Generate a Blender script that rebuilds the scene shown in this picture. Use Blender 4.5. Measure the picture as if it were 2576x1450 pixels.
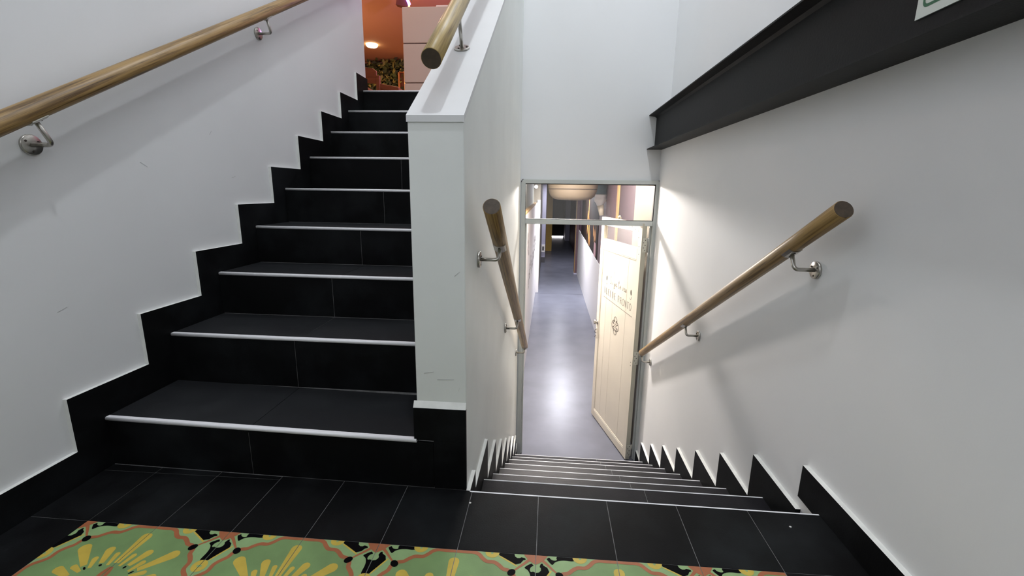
import bpy, math, random
from mathutils import Vector, Matrix
random.seed(7)
S = bpy.context.scene
for o in list(bpy.data.objects): bpy.data.objects.remove(o)
COL = S.collection
# ------------------------------------------------------------------ camera, world, lamps, added fills, exposure
cam = bpy.data.cameras.new('camera'); co = bpy.data.objects.new('camera', cam); COL.objects.link(co)
yaw, pitch, roll = 0.0791, -0.2161, 0.0148
fw = Vector((-math.sin(yaw)*math.cos(pitch), math.cos(yaw)*math.cos(pitch), math.sin(pitch)))
rt = Vector((math.cos(yaw), math.sin(yaw), 0)); up = rt.cross(fw)
r2 = rt*math.cos(roll)+up*math.sin(roll); u2 = up*math.cos(roll)-rt*math.sin(roll)
M = Matrix((r2, u2, -fw)).transposed().to_4x4(); M.translation = Vector((0.3597, -1.2063, 0.9125))
co.matrix_world = M
cam.sensor_width = 36; cam.sensor_fit = 'HORIZONTAL'; cam.lens = 1126.36*36/2576
cam.clip_start = .01; cam.clip_end = 100
S.camera = co
W = bpy.data.worlds.new('world'); S.world = W; W.use_nodes = True
W.node_tree.nodes['Background'].inputs[0].default_value = (.8, .85, 1, 1)
W.node_tree.nodes['Background'].inputs[1].default_value = 0.0
S.view_settings.view_transform = 'Standard'; S.view_settings.look = 'None'
S.view_settings.gamma = 1; S.view_settings.use_curve_mapping = False
S.view_settings.exposure = 0.0

def lamp(name, kind, loc, power, color, size=.3, rot=(0, 0, 0), sy=None):
    l = bpy.data.lights.new(name, kind); l.energy = power; l.color = color
    if kind == 'AREA':
        if sy: l.shape = 'RECTANGLE'; l.size = size; l.size_y = sy
        else: l.shape = 'DISK'; l.size = size
    else: l.shadow_soft_size = size
    o = bpy.data.objects.new(name, l); o.location = loc; o.rotation_euler = rot; COL.objects.link(o)
    return o
lamp('stairwell_light', 'AREA', (.32, -.60, 4.5), 33, (.90, .955, 1.0), .13)
lamp('stairwell_light', 'AREA', (.45, 1.45, 4.5), 29, (.92, .96, 1.0), 1.1)  # added broad fill that brightens the end wall, not a fixture
lamp('landing_front_fill', 'AREA', (.1, -2.9, 2.3), 14.5, (.95, .97, 1.0), 1.1, (math.pi/2, 0, 0), 1.5)  # added fill behind the viewer for the pillar front, no doorway there
lamp('corridor_lamp_near', 'POINT', (.40, 3.45, 1.09), 225, (1, .92, .86), .07)
lamp('corridor_lamp_far', 'AREA', (.76, 8.4, 1.13), 125, (.90, .91, 1.0), .35)
lamp('corridor_end_fill', 'AREA', (.75, 12.6, 1.12), 40, (.90, .91, 1.0), .3)  # added to lift the far corridor floor, no lamp known there
lamp('restaurant_lamp', 'AREA', (-1.9, 6.5, 3.85), 75, (1, .62, .34), .4)
lamp('restaurant_ceiling_fill', 'POINT', (-3.9, 7.0, 2.6), 36, (1, .60, .30), .1)  # added fill to brighten the orange ceiling, no pendant hangs here
lamp('restaurant_spot', 'AREA', (-1.2, 3.0, 3.85), 7, (1, .68, .52), .3)

# ------------------------------------------------------------------ helpers
class B:
    def __init__(s): s.v = []; s.f = []; s.m = []; s.smooth = []
    def face(s, f, mi=0, sm=False): s.f.append(tuple(f)); s.m.append(mi); s.smooth.append(sm)
    def box(s, x0, x1, y0, y1, z0, z1, mi=0):
        n = len(s.v)
        s.v += [(x, y, z) for z in (z0, z1) for y in (y0, y1) for x in (x0, x1)]
        for f in ((0, 2, 3, 1), (4, 5, 7, 6), (0, 1, 5, 4), (2, 6, 7, 3), (0, 4, 6, 2), (1, 3, 7, 5)): s.face([n+i for i in f], mi)
        return s
    def prism(s, pts, axis, lo, hi, mi=0, side=None, fn=None):
        """polygon (2d) extruded along axis; axis x -> pts (y,z); y -> (x,z); z -> (x,y)"""
        n = len(s.v); k = len(pts)
        def P(a, b, c): return (c, a, b) if axis == 'x' else ((a, c, b) if axis == 'y' else (a, b, c))
        s.v += [P(a, b, lo) for a, b in pts]+[P(a, b, hi) for a, b in pts]
        ar = sum(pts[i][0]*pts[(i+1) % k][1]-pts[(i+1) % k][0]*pts[i][1] for i in range(k))
        fl = (ar > 0) ^ (axis == 'y')
        a = list(range(k)); bt = [n+i for i in a]; tp = [n+k+i for i in a]
        s.face(bt[::-1] if fl else bt, mi); s.face(tp if fl else tp[::-1], mi)
        for i in range(k):
            j = (i+1) % k; q = [n+i, n+j, n+k+j, n+k+i]
            s.face(q if fl else q[::-1], mi if side is None else side)
        return s
    def tube(s, pts, r, seg=10, mi=0, cap=True, capm=None):
        pts = [Vector(p) for p in pts]; n0 = len(s.v); k = len(pts)
        rr = r if isinstance(r, (list, tuple)) else [r]*k
        pr = None
        for i, p in enumerate(pts):
            t = (pts[min(i+1, k-1)]-pts[max(i-1, 0)]).normalized()
            if pr is None:
                a = Vector((0, 0, 1)) if abs(t.z) < .9 else Vector((1, 0, 0)); u = t.cross(a).normalized()
            else: u = (pr-t*pr.dot(t)).normalized()
            pr = u; w = t.cross(u)
            for j in range(seg):
                q = 2*math.pi*j/seg; s.v.append(tuple(p+(u*math.cos(q)+w*math.sin(q))*rr[i]))
        for i in range(k-1):
            for j in range(seg):
                a = n0+i*seg+j; b = n0+i*seg+(j+1) % seg; s.face((a, b, b+seg, a+seg), mi, True)
        if cap:
            s.face([n0+j for j in range(seg)][::-1], mi if capm is None else capm)
            s.face([n0+(k-1)*seg+j for j in range(seg)], mi if capm is None else capm)
        return s
    def lathe(s, prof, seg=24, c=(0, 0, 0), axis='z', mi=0):
        n0 = len(s.v)
        for r, h in prof:
            for j in range(seg):
                q = 2*math.pi*j/seg; x, y = r*math.cos(q), r*math.sin(q)
                p = (x, y, h) if axis == 'z' else ((h, x, y) if axis == 'x' else (y, h, x))
                s.v.append((p[0]+c[0], p[1]+c[1], p[2]+c[2]))
        for i in range(len(prof)-1):
            for j in range(seg):
                a = n0+i*seg+j; b = n0+i*seg+(j+1) % seg; s.face((a, b, b+seg, a+seg), mi, True)
        s.face([n0+j for j in range(seg)][::-1], mi); e = n0+(len(prof)-1)*seg; s.face([e+j for j in range(seg)], mi)
        return s
    def build(s, name, mats, parent=None, bevel=0):
        me = bpy.data.meshes.new(name); me.from_pydata(s.v, [], s.f)
        for m in (mats if isinstance(mats, (list, tuple)) else [mats]): me.materials.append(m)
        for p, mi, sm in zip(me.polygons, s.m, s.smooth): p.material_index = mi; p.use_smooth = sm
        me.update()
        o = bpy.data.objects.new(name, me); COL.objects.link(o)
        if parent: o.parent = parent
        if bevel:
            b = o.modifiers.new('bevel', 'BEVEL'); b.width = bevel; b.segments = 2; b.limit_method = 'ANGLE'
        return o
def tag(o, label, cat, group=None):
    o['label'] = label; o['category'] = cat
    if group: o['group'] = group
    return o
def struct(o): o['kind'] = 'structure'; return o
def empty(name, loc=(0, 0, 0)):
    o = bpy.data.objects.new(name, None); o.location = loc; o.empty_display_size = .1; COL.objects.link(o); return o
def keep(o, p):
    """parent o to an empty that is not at the origin, keeping world coordinates"""
    o.parent = p; o.matrix_parent_inverse = Matrix.Translation(p.location).inverted(); return o

# ------------------------------------------------------------------ materials
def mat(name, col, rough=.6, metal=0, noise=0, nscale=8, bump=0, bscale=200, spec=.5, emit=None, estr=0, stretch=None, col2=None, coord='Object'):
    m = bpy.data.materials.new(name); m.use_nodes = True; nt = m.node_tree; N = nt.nodes; L = nt.links
    p = N['Principled BSDF']; p.inputs['Base Color'].default_value = (*col, 1); p.inputs['Roughness'].default_value = rough
    p.inputs['Metallic'].default_value = metal; p.inputs['Specular IOR Level'].default_value = spec
    tc = N.new('ShaderNodeTexCoord'); mp = N.new('ShaderNodeMapping'); L.new(tc.outputs[coord], mp.inputs[0])
    if stretch: mp.inputs['Scale'].default_value = stretch
    if noise:
        n = N.new('ShaderNodeTexNoise'); n.inputs['Scale'].default_value = nscale; n.inputs['Detail'].default_value = 6; L.new(mp.outputs[0], n.inputs[0])
        r = N.new('ShaderNodeValToRGB'); c2 = col2 or tuple(c*(1-noise) for c in col)
        r.color_ramp.elements[0].position = .35; r.color_ramp.elements[1].position = .65
        r.color_ramp.elements[0].color = (*c2, 1); r.color_ramp.elements[1].color = (*col, 1)
        L.new(n.outputs[0], r.inputs[0]); L.new(r.outputs[0], p.inputs['Base Color'])
    if bump:
        n = N.new('ShaderNodeTexNoise'); n.inputs['Scale'].default_value = bscale; n.inputs['Detail'].default_value = 3; L.new(mp.outputs[0], n.inputs[0])
        b = N.new('ShaderNodeBump'); b.inputs['Strength'].default_value = bump; b.inputs['Distance'].default_value = .002
        L.new(n.outputs[0], b.inputs['Height']); L.new(b.outputs[0], p.inputs['Normal'])
    if emit: p.inputs['Emission Color'].default_value = (*emit, 1); p.inputs['Emission Strength'].default_value = estr
    return m
def wood(name, c1, c2, rough=.4):
    m = bpy.data.materials.new(name); m.use_nodes = True; nt = m.node_tree; N = nt.nodes; L = nt.links; p = N['Principled BSDF']
    tc = N.new('ShaderNodeTexCoord'); mp = N.new('ShaderNodeMapping'); mp.inputs['Scale'].default_value = (55, 1.3, 55); L.new(tc.outputs['Object'], mp.inputs[0])
    n = N.new('ShaderNodeTexNoise'); n.inputs['Scale'].default_value = 2.2; n.inputs['Detail'].default_value = 8; n.inputs['Roughness'].default_value = .65; n.inputs['Distortion'].default_value = .6
    L.new(mp.outputs[0], n.inputs[0])
    r = N.new('ShaderNodeValToRGB'); e = r.color_ramp.elements; e[0].position = .33; e[0].color = (*c2, 1); e[1].position = .56; e[1].color = (*c1, 1)
    x = e.new(.45); x.color = (*[(a*.6+b*.4) for a, b in zip(c1, c2)], 1)
    L.new(n.outputs[0], r.inputs[0]); L.new(r.outputs[0], p.inputs['Base Color']); p.inputs['Roughness'].default_value = rough
    b = N.new('ShaderNodeBump'); b.inputs['Strength'].default_value = .15; b.inputs['Distance'].default_value = .001; L.new(n.outputs[0], b.inputs['Height']); L.new(b.outputs[0], p.inputs['Normal'])
    return m
def slate(name, col, dust, rough):
    m = bpy.data.materials.new(name); m.use_nodes = True; nt = m.node_tree; N = nt.nodes; L = nt.links; p = N['Principled BSDF']
    tc = N.new('ShaderNodeTexCoord')
    n = N.new('ShaderNodeTexNoise'); n.inputs['Scale'].default_value = 3.2; n.inputs['Detail'].default_value = 9; n.inputs['Roughness'].default_value = .6; L.new(tc.outputs['Object'], n.inputs[0])
    r = N.new('ShaderNodeValToRGB'); e = r.color_ramp.elements; e[0].position = .46; e[0].color = (*col, 1); e[1].position = .72; e[1].color = (*dust, 1)
    L.new(n.outputs[0], r.inputs[0]); L.new(r.outputs[0], p.inputs['Base Color'])
    mr = N.new('ShaderNodeMapRange'); mr.inputs[1].default_value = .3; mr.inputs[2].default_value = .7; mr.inputs[3].default_value = rough-.08; mr.inputs[4].default_value = rough+.12
    L.new(n.outputs[0], mr.inputs[0]); L.new(mr.outputs[0], p.inputs['Roughness'])
    n2 = N.new('ShaderNodeTexNoise'); n2.inputs['Scale'].default_value = 260; n2.inputs['Detail'].default_value = 2; L.new(tc.outputs['Object'], n2.inputs[0])
    b = N.new('ShaderNodeBump'); b.inputs['Strength'].default_value = .25; b.inputs['Distance'].default_value = .001; L.new(n2.outputs[0], b.inputs['Height']); L.new(b.outputs[0], p.inputs['Normal'])
    p.inputs['Specular IOR Level'].default_value = .06
    return m
def glassy(name, dust=.1):
    m = bpy.data.materials.new(name); m.use_nodes = True; nt = m.node_tree; N = nt.nodes; L = nt.links
    out = N['Material Output']; N.remove(N['Principled BSDF'])
    t = N.new('ShaderNodeBsdfTransparent'); g = N.new('ShaderNodeBsdfGlossy'); g.inputs['Roughness'].default_value = .02
    fr = N.new('ShaderNodeFresnel'); gm = N.new('ShaderNodeNewGeometry'); mi_ = N.new('ShaderNodeMapRange'); mi_.inputs[3].default_value = 1.45; mi_.inputs[4].default_value = 1/1.45; L.new(gm.outputs['Backfacing'], mi_.inputs[0]); L.new(mi_.outputs[0], fr.inputs[0]); mx = N.new('ShaderNodeMixShader')
    L.new(fr.outputs[0], mx.inputs[0]); L.new(t.outputs[0], mx.inputs[1]); L.new(g.outputs[0], mx.inputs[2])
    d = N.new('ShaderNodeBsdfDiffuse'); d.inputs[0].default_value = (.7, .7, .7, 1); m2 = N.new('ShaderNodeMixShader'); m2.inputs[0].default_value = dust
    L.new(mx.outputs[0], m2.inputs[1]); L.new(d.outputs[0], m2.inputs[2]); L.new(m2.outputs[0], out.inputs[0])
    return m
PAINT = mat('wall_paint', (.80, .805, .815), .75, noise=.04, nscale=1.5, bump=.06, bscale=120)
PAINT_END = mat('wall_paint_end', (.87, .88, .89), .75, noise=.03, nscale=1.2, bump=.06, bscale=90)
PILLAR = mat('banister_paint', (.86, .89, .87), .6, noise=.05, nscale=4, bump=.05, bscale=100)
CEIL = mat('ceiling_paint', (.82, .82, .82), .9)
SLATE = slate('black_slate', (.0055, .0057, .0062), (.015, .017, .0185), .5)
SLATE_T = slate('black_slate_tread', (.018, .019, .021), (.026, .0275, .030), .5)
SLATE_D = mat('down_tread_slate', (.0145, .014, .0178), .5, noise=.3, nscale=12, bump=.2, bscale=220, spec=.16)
GROUT = mat('grout', (.26, .26, .26), .9, noise=.4, nscale=30)
LEDGE = mat('white_edge', (.84, .85, .82), .6, noise=.12, nscale=20)
NOSE = mat('nosing_aluminium', (.88, .88, .91), .4)
OAK = wood('oak_rail', (.36, .225, .082), (.075, .038, .012), .38)
ENDG = mat('rail_end_grain', (.085, .06, .04), .5, noise=.4, nscale=60)
STEEL = mat('brushed_steel', (.52, .50, .46), .28, metal=1, noise=.15, nscale=80)
STEEL_D = mat('steel_screw', (.10, .09, .08), .4, metal=1)
BEAM = mat('beam_black_paint', (.0032, .0034, .0038), .6, noise=.3, nscale=6, bump=.3, bscale=140, spec=.25)
FRAME = mat('frame_grey_paint', (.60, .63, .61), .45, noise=.06, nscale=5)
GASKET = mat('dark_gasket', (.012, .008, .006), .6)
DOORP = mat('door_cream_paint', (.74, .68, .575), .5, noise=.06, nscale=3)
DOOREDGE = mat('door_edge', (.50, .48, .39), .6)
INK = mat('door_ink', (.05, .035, .025), .6)
GLASS = glassy('pane_glass', .05); DGLASS = glassy('door_pane_glass', .012)
CFLOOR = mat('epoxy_grey_floor', (.165, .172, .21), .30, spec=.17, noise=.18, nscale=3, bump=.12, bscale=9)
CWALL = mat('corridor_white', (.80, .78, .77), .5)
GREENISH = mat('corridor_sage', (.13, .13, .085), .7)
ORANGEW = mat('orange_trim_wood', (.33, .20, .075), .5)
MAUVE = mat('mauve_paint', (.115, .062, .074), .6)
PLUM = mat('plum_paint', (.13, .055, .085), .6)
CREAM = mat('cream_paint', (.15, .13, .095), .6)
LAV = mat('lavender_paint', (.42, .41, .52), .6)
YEL = mat('ochre_paint', (.42, .27, .06), .6)
DARK = mat('dark_grey_wall', (.10, .095, .10), .8)
BLACK = mat('black_door', (.006, .005, .008), .6)
BONE = mat('lamp_shade_cream', (.165, .128, .088), .7)
TEAL = mat('teal_sleeve', (.10, .17, .20), .6, noise=.4, nscale=14)
ORW = mat('restaurant_orange', (.66, .40, .25), .8)
PURPLEW = mat('restaurant_purple', (.50, .20, .28), .8)
CTR = mat('counter_white', (.70, .62, .53), .6)
RWOOD = mat('chair_wood', (.30, .135, .05), .5, noise=.3, nscale=2.5, stretch=(1, 1, 14))
RFLOOR = wood('restaurant_floor', (.20, .10, .05), (.10, .05, .03), .5)
GLOW = mat('lamp_glow', (1, .9, .7), .5, emit=(1, .74, .40), estr=12)
WGLOW = mat('lit_gap', (1, 1, 1), .5, emit=(1, .95, 1), estr=6)
BGLOW = mat('violet_glow', (.3, .2, 1), .5, emit=(.25, .12, 1), estr=9)
T_GREEN = mat('tile_green', (.20, .33, .12), .55, noise=.22, nscale=9, bump=.1, bscale=300)
T_LIGHT = mat('tile_light_green', (.27, .42, .18), .55, noise=.1, nscale=30)
T_RED = mat('tile_terracotta', (.40, .125, .045), .55, noise=.15, nscale=30)
T_BLACK = mat('tile_black', (.0022, .0022, .003), .55, spec=.04)
T_YEL = mat('tile_yellow', (.60, .44, .06), .55, noise=.12, nscale=30)
SIGNW = mat('sign_white', (.75, .80, .74), .4); SIGNG = mat('sign_green', (.02, .14, .06), .4)
PAINTDOT = mat('paint_dot', (.7, .7, .68), .7)
SCUFF = mat('scuff', (.45, .45, .45), .8)

# ------------------------------------------------------------------ measured layout
XL, XLW = -1.0406, -1.054          # left skirting face / left wall
XP0, XP1 = -.020, .131             # banister wall faces
XDL, XR, XRW = .1434, 1.1708, 1.187
YE = 2.37                          # end wall / door frame
ZC = -1.385                        # corridor floor
UP = [(.0, .1745), (.2902, .3692), (.5706, .5501), (.8493, .7262), (1.1244, .9049), (1.4012, 1.0843), (1.6864, 1.2588), (1.9635, 1.4295), (2.2421, 1.6157)]
DN = [(0, 0), (.3032, -.1739), (.596, -.3527), (.8937, -.5268), (1.1943, -.6986), (1.4925, -.8661), (1.7913, -1.0393), (2.0883, -1.2093), (2.3875, -1.385)]
HU, YB, YA, HD = .1035, -.1105, .1062, .1063
def fz(x): return .0116*min(1, max(0, (.13-x)/1.17))
ZTOP = 4.55

# ------------------------------------------------------------------ room shell
struct(B().prism([(-3, -.3), (2.335, -.3), (2.335, ZTOP), (-3, ZTOP)], 'x', XLW-.15, XLW).build('wall_left', PAINT))
wr = struct(B().box(XRW, XRW+.2, -3, YE+.08, -1.6, 1.47).build('wall_right', PAINT))
B().box(XRW+.038, XRW+.2, -3, YE+.08, 1.47, ZTOP).build('upper_wall', PAINT_END, wr)
struct(B().box(XLW-.15, XRW+.2, -3.2, -3, -.3, ZTOP).build('wall_back', mat('back_wall_paint', (.38, .38, .38), .8)))
struct(B().box(XLW-.15, XRW+.2, -3.2, YE+.2, ZTOP, ZTOP+.1).build('ceiling', CEIL))
# end wall above the door
we = struct(B().box(XP0, XRW+.2, YE+.012, YE+.2, .985, ZTOP).box(XP1-.005, .146, YE+.0, YE+.05, ZC-.2, 1.0).box(1.19, XRW+.05, YE+.0, YE+.05, ZC-.2, 1.0).build('wall_end', PAINT_END))
# banister wall
bw = B()
bw.prism([(.012, .0), (.012, 1.098), (2.382, 1.098+.643*2.37), (2.382, -1.6), (.35, -1.6), (.012, -.3)], 'x', XP0, XP1)
bwo = struct(bw.build('wall_middle', PILLAR, bevel=.003))
for (y, z, l, a) in ((-.05, .55, .03, .3), (.64, 1.125, .02, .9), (.3, .98, .03, -.5), (.75, .95, .025, .3)):
    dy, dz = math.cos(a)*l/2, math.sin(a)*l/2
    B().prism([(y-dy, z-dz-.0007), (y+dy, z+dz-.0004), (y+dy, z+dz+.0004), (y-dy, z-dz+.0007)], 'x', XLW-.001, XLW+.0006).build('scuff_mark', SCUFF, bpy.data.objects['wall_left'])
# thin white coping on the sloping top
B().prism([(.008, 1.083), (.008, 1.1), (2.382, 1.1+.643*2.374), (2.382, 1.083+.643*2.374)], 'x', XP0-.002, XP1+.001).build('coping', mat('coping_white', (.74, .75, .76), .5, noise=.03, nscale=5), bwo)
# fine scuffs low on the pillar
for (x, z, l, a) in ((.108, .679, .02, .7), (.07, .36, .05, .05), (.02, .38, .03, .2), (.11, .33, .012, 1.3)):
    dx, dz = math.cos(a)*l/2, math.sin(a)*l/2
    B().prism([(x-dx, z-dz-.0008), (x+dx, z+dz-.0004), (x+dx, z+dz+.0004), (x-dx, z-dz+.0008)], 'y', .0112, .0125).build('scuff_mark', SCUFF, bwo)

# ------------------------------------------------------------------ landing floor
fb = B().box(XLW, XP1, -3, .006, 0, 1); fb.v = [(x, y, (fz(x)-.0009) if z else -.12) for x, y, z in fb.v]
fl = struct(fb.box(XP1, XRW, -3, -.0066, -.12, -.0009).build('floor', GROUT))
PITCH = .2043; G = .0009
def L1(x): return -.2355+.0098*(x+.054)
def slab(pts, name='tile', m=SLATE, zt=0, parent=fl, th=.012):
    b = B(); k = len(pts); b.v = [(x, y, zt+fz(x)-th) for x, y in pts]+[(x, y, zt+fz(x)) for x, y in pts]
    b.face(list(range(k))[::-1]); b.face([k+i for i in range(k)])
    for i in range(k): j = (i+1) % k; b.face((i, j, k+j, k+i))
    return b.build(name, m, parent)
XJ = [.1505+PITCH*k for k in range(-5, 5)]
edges = [XLW]+XJ+[XRW]
for i in range(len(edges)-1):
    a, b_ = edges[i]+G, edges[i+1]-G
    if i == 0: a = XLW+.001
    if b_ <= .16:
        d = lambda x: min(-.003, -.035+(x+1.066)*.0305)
        st = d(b_) < -.0105
        slab([(a, L1(a)+G), (b_, L1(b_)+G), (b_, d(b_)-G if st else -.0008), (a, d(a)-G if st else -.0008)])
        if st: slab([(a, d(a)+G), (b_, d(b_)+G), (b_, -.002), (a, -.002)])
    else:
        slab([(a, L1(a)+G), (b_, L1(b_)+G), (b_, -.0065), (a, -.0065)])
# black border tiles either side of the patterned field, and the black floor behind the viewer
for k in range(3):
    for (xa, xb) in ((XLW, XJ[0]), (XJ[-1], XRW)):
        y1 = L1(xa)-.2043*k
        slab([(xa+G, y1-.2043+G), (xb-G, y1-.2043+.0098*(xb-xa)+G), (xb-G, y1+.0098*(xb-xa)-G), (xa+G, y1-G)])
# patterned cement tiles: (a, b) in [0,1]^2 with the star at (0,0) and the flower at (1,1)
def ell(cx, cy, rx, ry, an, n=14):
    return [(cx+rx*math.cos(t)*math.cos(an)-ry*math.sin(t)*math.sin(an), cy+rx*math.cos(t)*math.sin(an)+ry*math.sin(t)*math.cos(an)) for t in [2*math.pi*i/n for i in range(n)]]
def petal(p, q, r0, r1):
    d = Vector((q[0]-p[0], q[1]-p[1])); l = d.length; d /= l; n = Vector((-d.y, d.x)); out = []
    m = max(.3, 1-r1/l)
    for t in (0, .25*m, .5*m, .75*m): out.append((p[0]+d.x*l*t+n.x*(r0+(r1-r0)*min(1, t/m)), p[1]+d.y*l*t+n.y*(r0+(r1-r0)*min(1, t/m))))
    for k in range(7):
        th = math.pi/2-math.pi*k/6; c = (p[0]+d.x*(l-r1), p[1]+d.y*(l-r1)); out.append((c[0]+(d.x*math.cos(th)+n.x*math.sin(th))*r1, c[1]+(d.y*math.cos(th)+n.y*math.sin(th))*r1))
    for t in (.75*m, .5*m, .25*m, 0): out.append((p[0]+d.x*l*t-n.x*(r0+(r1-r0)*min(1, t/m)), p[1]+d.y*l*t-n.y*(r0+(r1-r0)*min(1, t/m))))
    return out
def smooth(pts, n=4):
    out = []; P = [pts[0]]+list(pts)+[pts[-1]]
    for i in range(1, len(P)-2):
        for k in range(n):
            t = k/n; out.append(tuple(.5*((2*P[i][j])+(-P[i-1][j]+P[i+1][j])*t+(2*P[i-1][j]-5*P[i][j]+4*P[i+1][j]-P[i+2][j])*t*t+(-P[i-1][j]+3*P[i][j]-3*P[i+1][j]+P[i+2][j])*t**3) for j in (0, 1)))
    return out+[pts[-1]]
LIGHT1 = smooth([(.0, .0), (.10, .14), (.25, .27), (.38, .24), (.45, .19), (.55, .16), (.63, .14), (.70, .06), (.74, .0)])+[(0, 0)]
BLK1 = smooth([(.13, .045), (.155, .085), (.20, .13), (.235, .09), (.29, .062), (.36, .052), (.45, .055), (.50, .03), (.51, 0)])+[(.26, .0), (.25, .028), (.215, .045), (.175, .03), (.16, .02)]
BLOB1 = ell(.215, .035, .045, .026, .3)
YEL1 = [(.455+.0, 0)]+[(.545-.09*math.cos(math.pi*k/8), .085*math.sin(math.pi*k/8)) for k in range(9)]+[(.635, 0)]
YELI = [(.53, 0), (.535, .02), (.55, .03), (.56, .02), (.565, 0)]
YLINE = smooth([(.18, .215), (.11, .33), (.05, .435), (.055, .46), (.125, .345), (.195, .225)])
def band(path, w):
    path = smooth(path); o1 = []; o2 = []
    for i, p in enumerate(path):
        a = path[max(i-1, 0)]; b_ = path[min(i+1, len(path)-1)]; d = Vector((b_[0]-a[0], b_[1]-a[1])).normalized()
        ww = w[0]+(w[1]-w[0])*i/(len(path)-1)
        o1.append((max(0, p[0]-d.y*ww), max(0, p[1]+d.x*ww))); o2.append((max(0, p[0]+d.y*ww), max(0, p[1]-d.x*ww)))
    return o1+o2[::-1]
RED1 = band([(.28, .28), (.33, .255), (.39, .24), (.445, .19), (.51, .15), (.60, .145), (.66, .10), (.71, .045), (.78, .018), (.88, .02), (1.0, .016)], (.026, .026))
REDS = band([(.07, .07), (.13, .125), (.20, .20), (.27, .27)], (.022, .009))
STAR = [(0, 0), (.145, 0), (.12, .04), (.10, .065), (.085, .085), (.065, .10), (.04, .12), (0, .145)]
PET = [petal((.76, .70), (.685, .535), .018, .034), petal((.83, .62), (.735, .375), .028, .052), petal((.93, .64), (.89, .445), .018, .03), petal((1.0, .60), (1.0, .12), .03, .062)]
LAYERS = []   # (polygon, material index, layer) ; materials: 0 green 1 light 2 red 3 black 4 yellow
BLKF = [(.05, .15), (.06, .125), (.08, .12), (.092, .15), (.14, .18), (.165, .245), (.12, .32), (.08, .38), (.04, .45), (0, .49), (0, .265), (.04, .255), (.062, .225), (.06, .195), (.045, .175)]
def sym(p): return [(b_, a) for a, b_ in p][::-1]
for pl, mi, ly in ((LIGHT1, 1, 1), (YEL1, 4, 3), (YELI, 1, 4), (RED1, 2, 2)): LAYERS += [(pl, mi, ly), (sym(pl), mi, ly)]
LAYERS += [(BLK1, 3, 2), (BLOB1, 1, 3), (BLKF, 3, 2), (YLINE, 4, 2), (REDS, 2, 3), (STAR, 2, 4), (ell(.285, .285, .055, .045, .78), 3, 5)]
LAYERS += [(petal((.665, .675), (.37, .38), .03, .068), 4, 1)]
for p in PET: LAYERS += [(p, 4, 1), (sym(p), 4, 1)]
LAYERS += [(ell(.71, .71, .03, .012, .7), 3, 2), (ell(.85, .65, .02, .016, .4), 3, 2), (ell(.65, .85, .02, .016, .4), 3, 2), (band([(1, .66), (.97, .78), (1, 1)], (.02, .03)), 2, 2), (sym(band([(1, .66), (.97, .78), (1, 1)], (.02, .03))), 2, 2)]
def clip01(p):
    for ax, lim, sg in ((0, 0, 1), (0, 1, -1), (1, 0, 1), (1, 1, -1)):
        o = []
        for i in range(len(p)):
            a, b_ = p[i], p[(i+1) % len(p)]; da, db = (a[ax]-lim)*sg, (b_[ax]-lim)*sg
            if da >= 0: o.append(a)
            if da*db < 0: t = da/(da-db); o.append((a[0]+(b_[0]-a[0])*t, a[1]+(b_[1]-a[1])*t))
        p = o
    return p
import mathutils.geometry as mg
def pattern_mesh(flip):
    b = B(); w = PITCH-2*G; w2 = w/2
    def P(a, c): return ((a*w-w2)*flip, w2-c*w)
    k = [P(0, 0), P(1, 0), P(1, 1), P(0, 1)]
    b.v = [(x, y, -.012) for x, y in k]+[(x, y, 0) for x, y in k]
    up_ = (7, 6, 5, 4) if flip > 0 else (4, 5, 6, 7)
    b.face(up_)
    for i in range(4): j = (i+1) % 4; q = (i, j, 4+j, 4+i); b.face(q[::-1] if flip > 0 else q)
    for LI, (pl, mi, ly) in enumerate(LAYERS):
        pl = clip01(pl if flip > 0 else sym(pl))
        if len(pl) < 3: continue
        pts = [Vector((*P(a, c), 0)) for a, c in pl]
        for tri in mg.tessellate_polygon([pts]):
            n = len(b.v); q = [pts[i] for i in tri]
            if (q[1]-q[0]).cross(q[2]-q[0]).z < 0: q = q[::-1]
            b.v += [(v.x, v.y, .00012*ly+1.5e-6*LI) for v in q]; b.face((n, n+1, n+2), mi)
    me_o = b.build('patterned_tile', [T_GREEN, T_LIGHT, T_RED, T_BLACK, T_YEL])
    return me_o
P1, P2 = pattern_mesh(1), pattern_mesh(-1)
first = {1: P1, -1: P2}
for row in range(2):
    for i in range(9):
        flip = 1 if i % 2 == 0 else -1
        if first.get(flip): o = first.pop(flip)
        else: o = (P1 if flip > 0 else P2).copy(); COL.objects.link(o)
        x = XJ[0]+PITCH*(i+.5); o.parent = fl
        o.location = (x, L1(x)-PITCH*(row+.5), fz(x)); o.rotation_euler = (0, math.atan(.0099) if x < .13 else 0, math.atan(.0098))
        if row == 1: o.scale = (1, -1, 1)
slab([(XLW, -3), (XRW, -3), (XRW, -.86), (XLW, -.86)], m=mat('landing_tiles', (.19, .20, .16), .5))
for (x, y) in ((.153, -.055), (1.062, -.062)):
    B().lathe([(.0035, 0), (.003, .0008)], 10, (x, y, 0)).build('paint_speck', PAINTDOT, fl)

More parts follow.
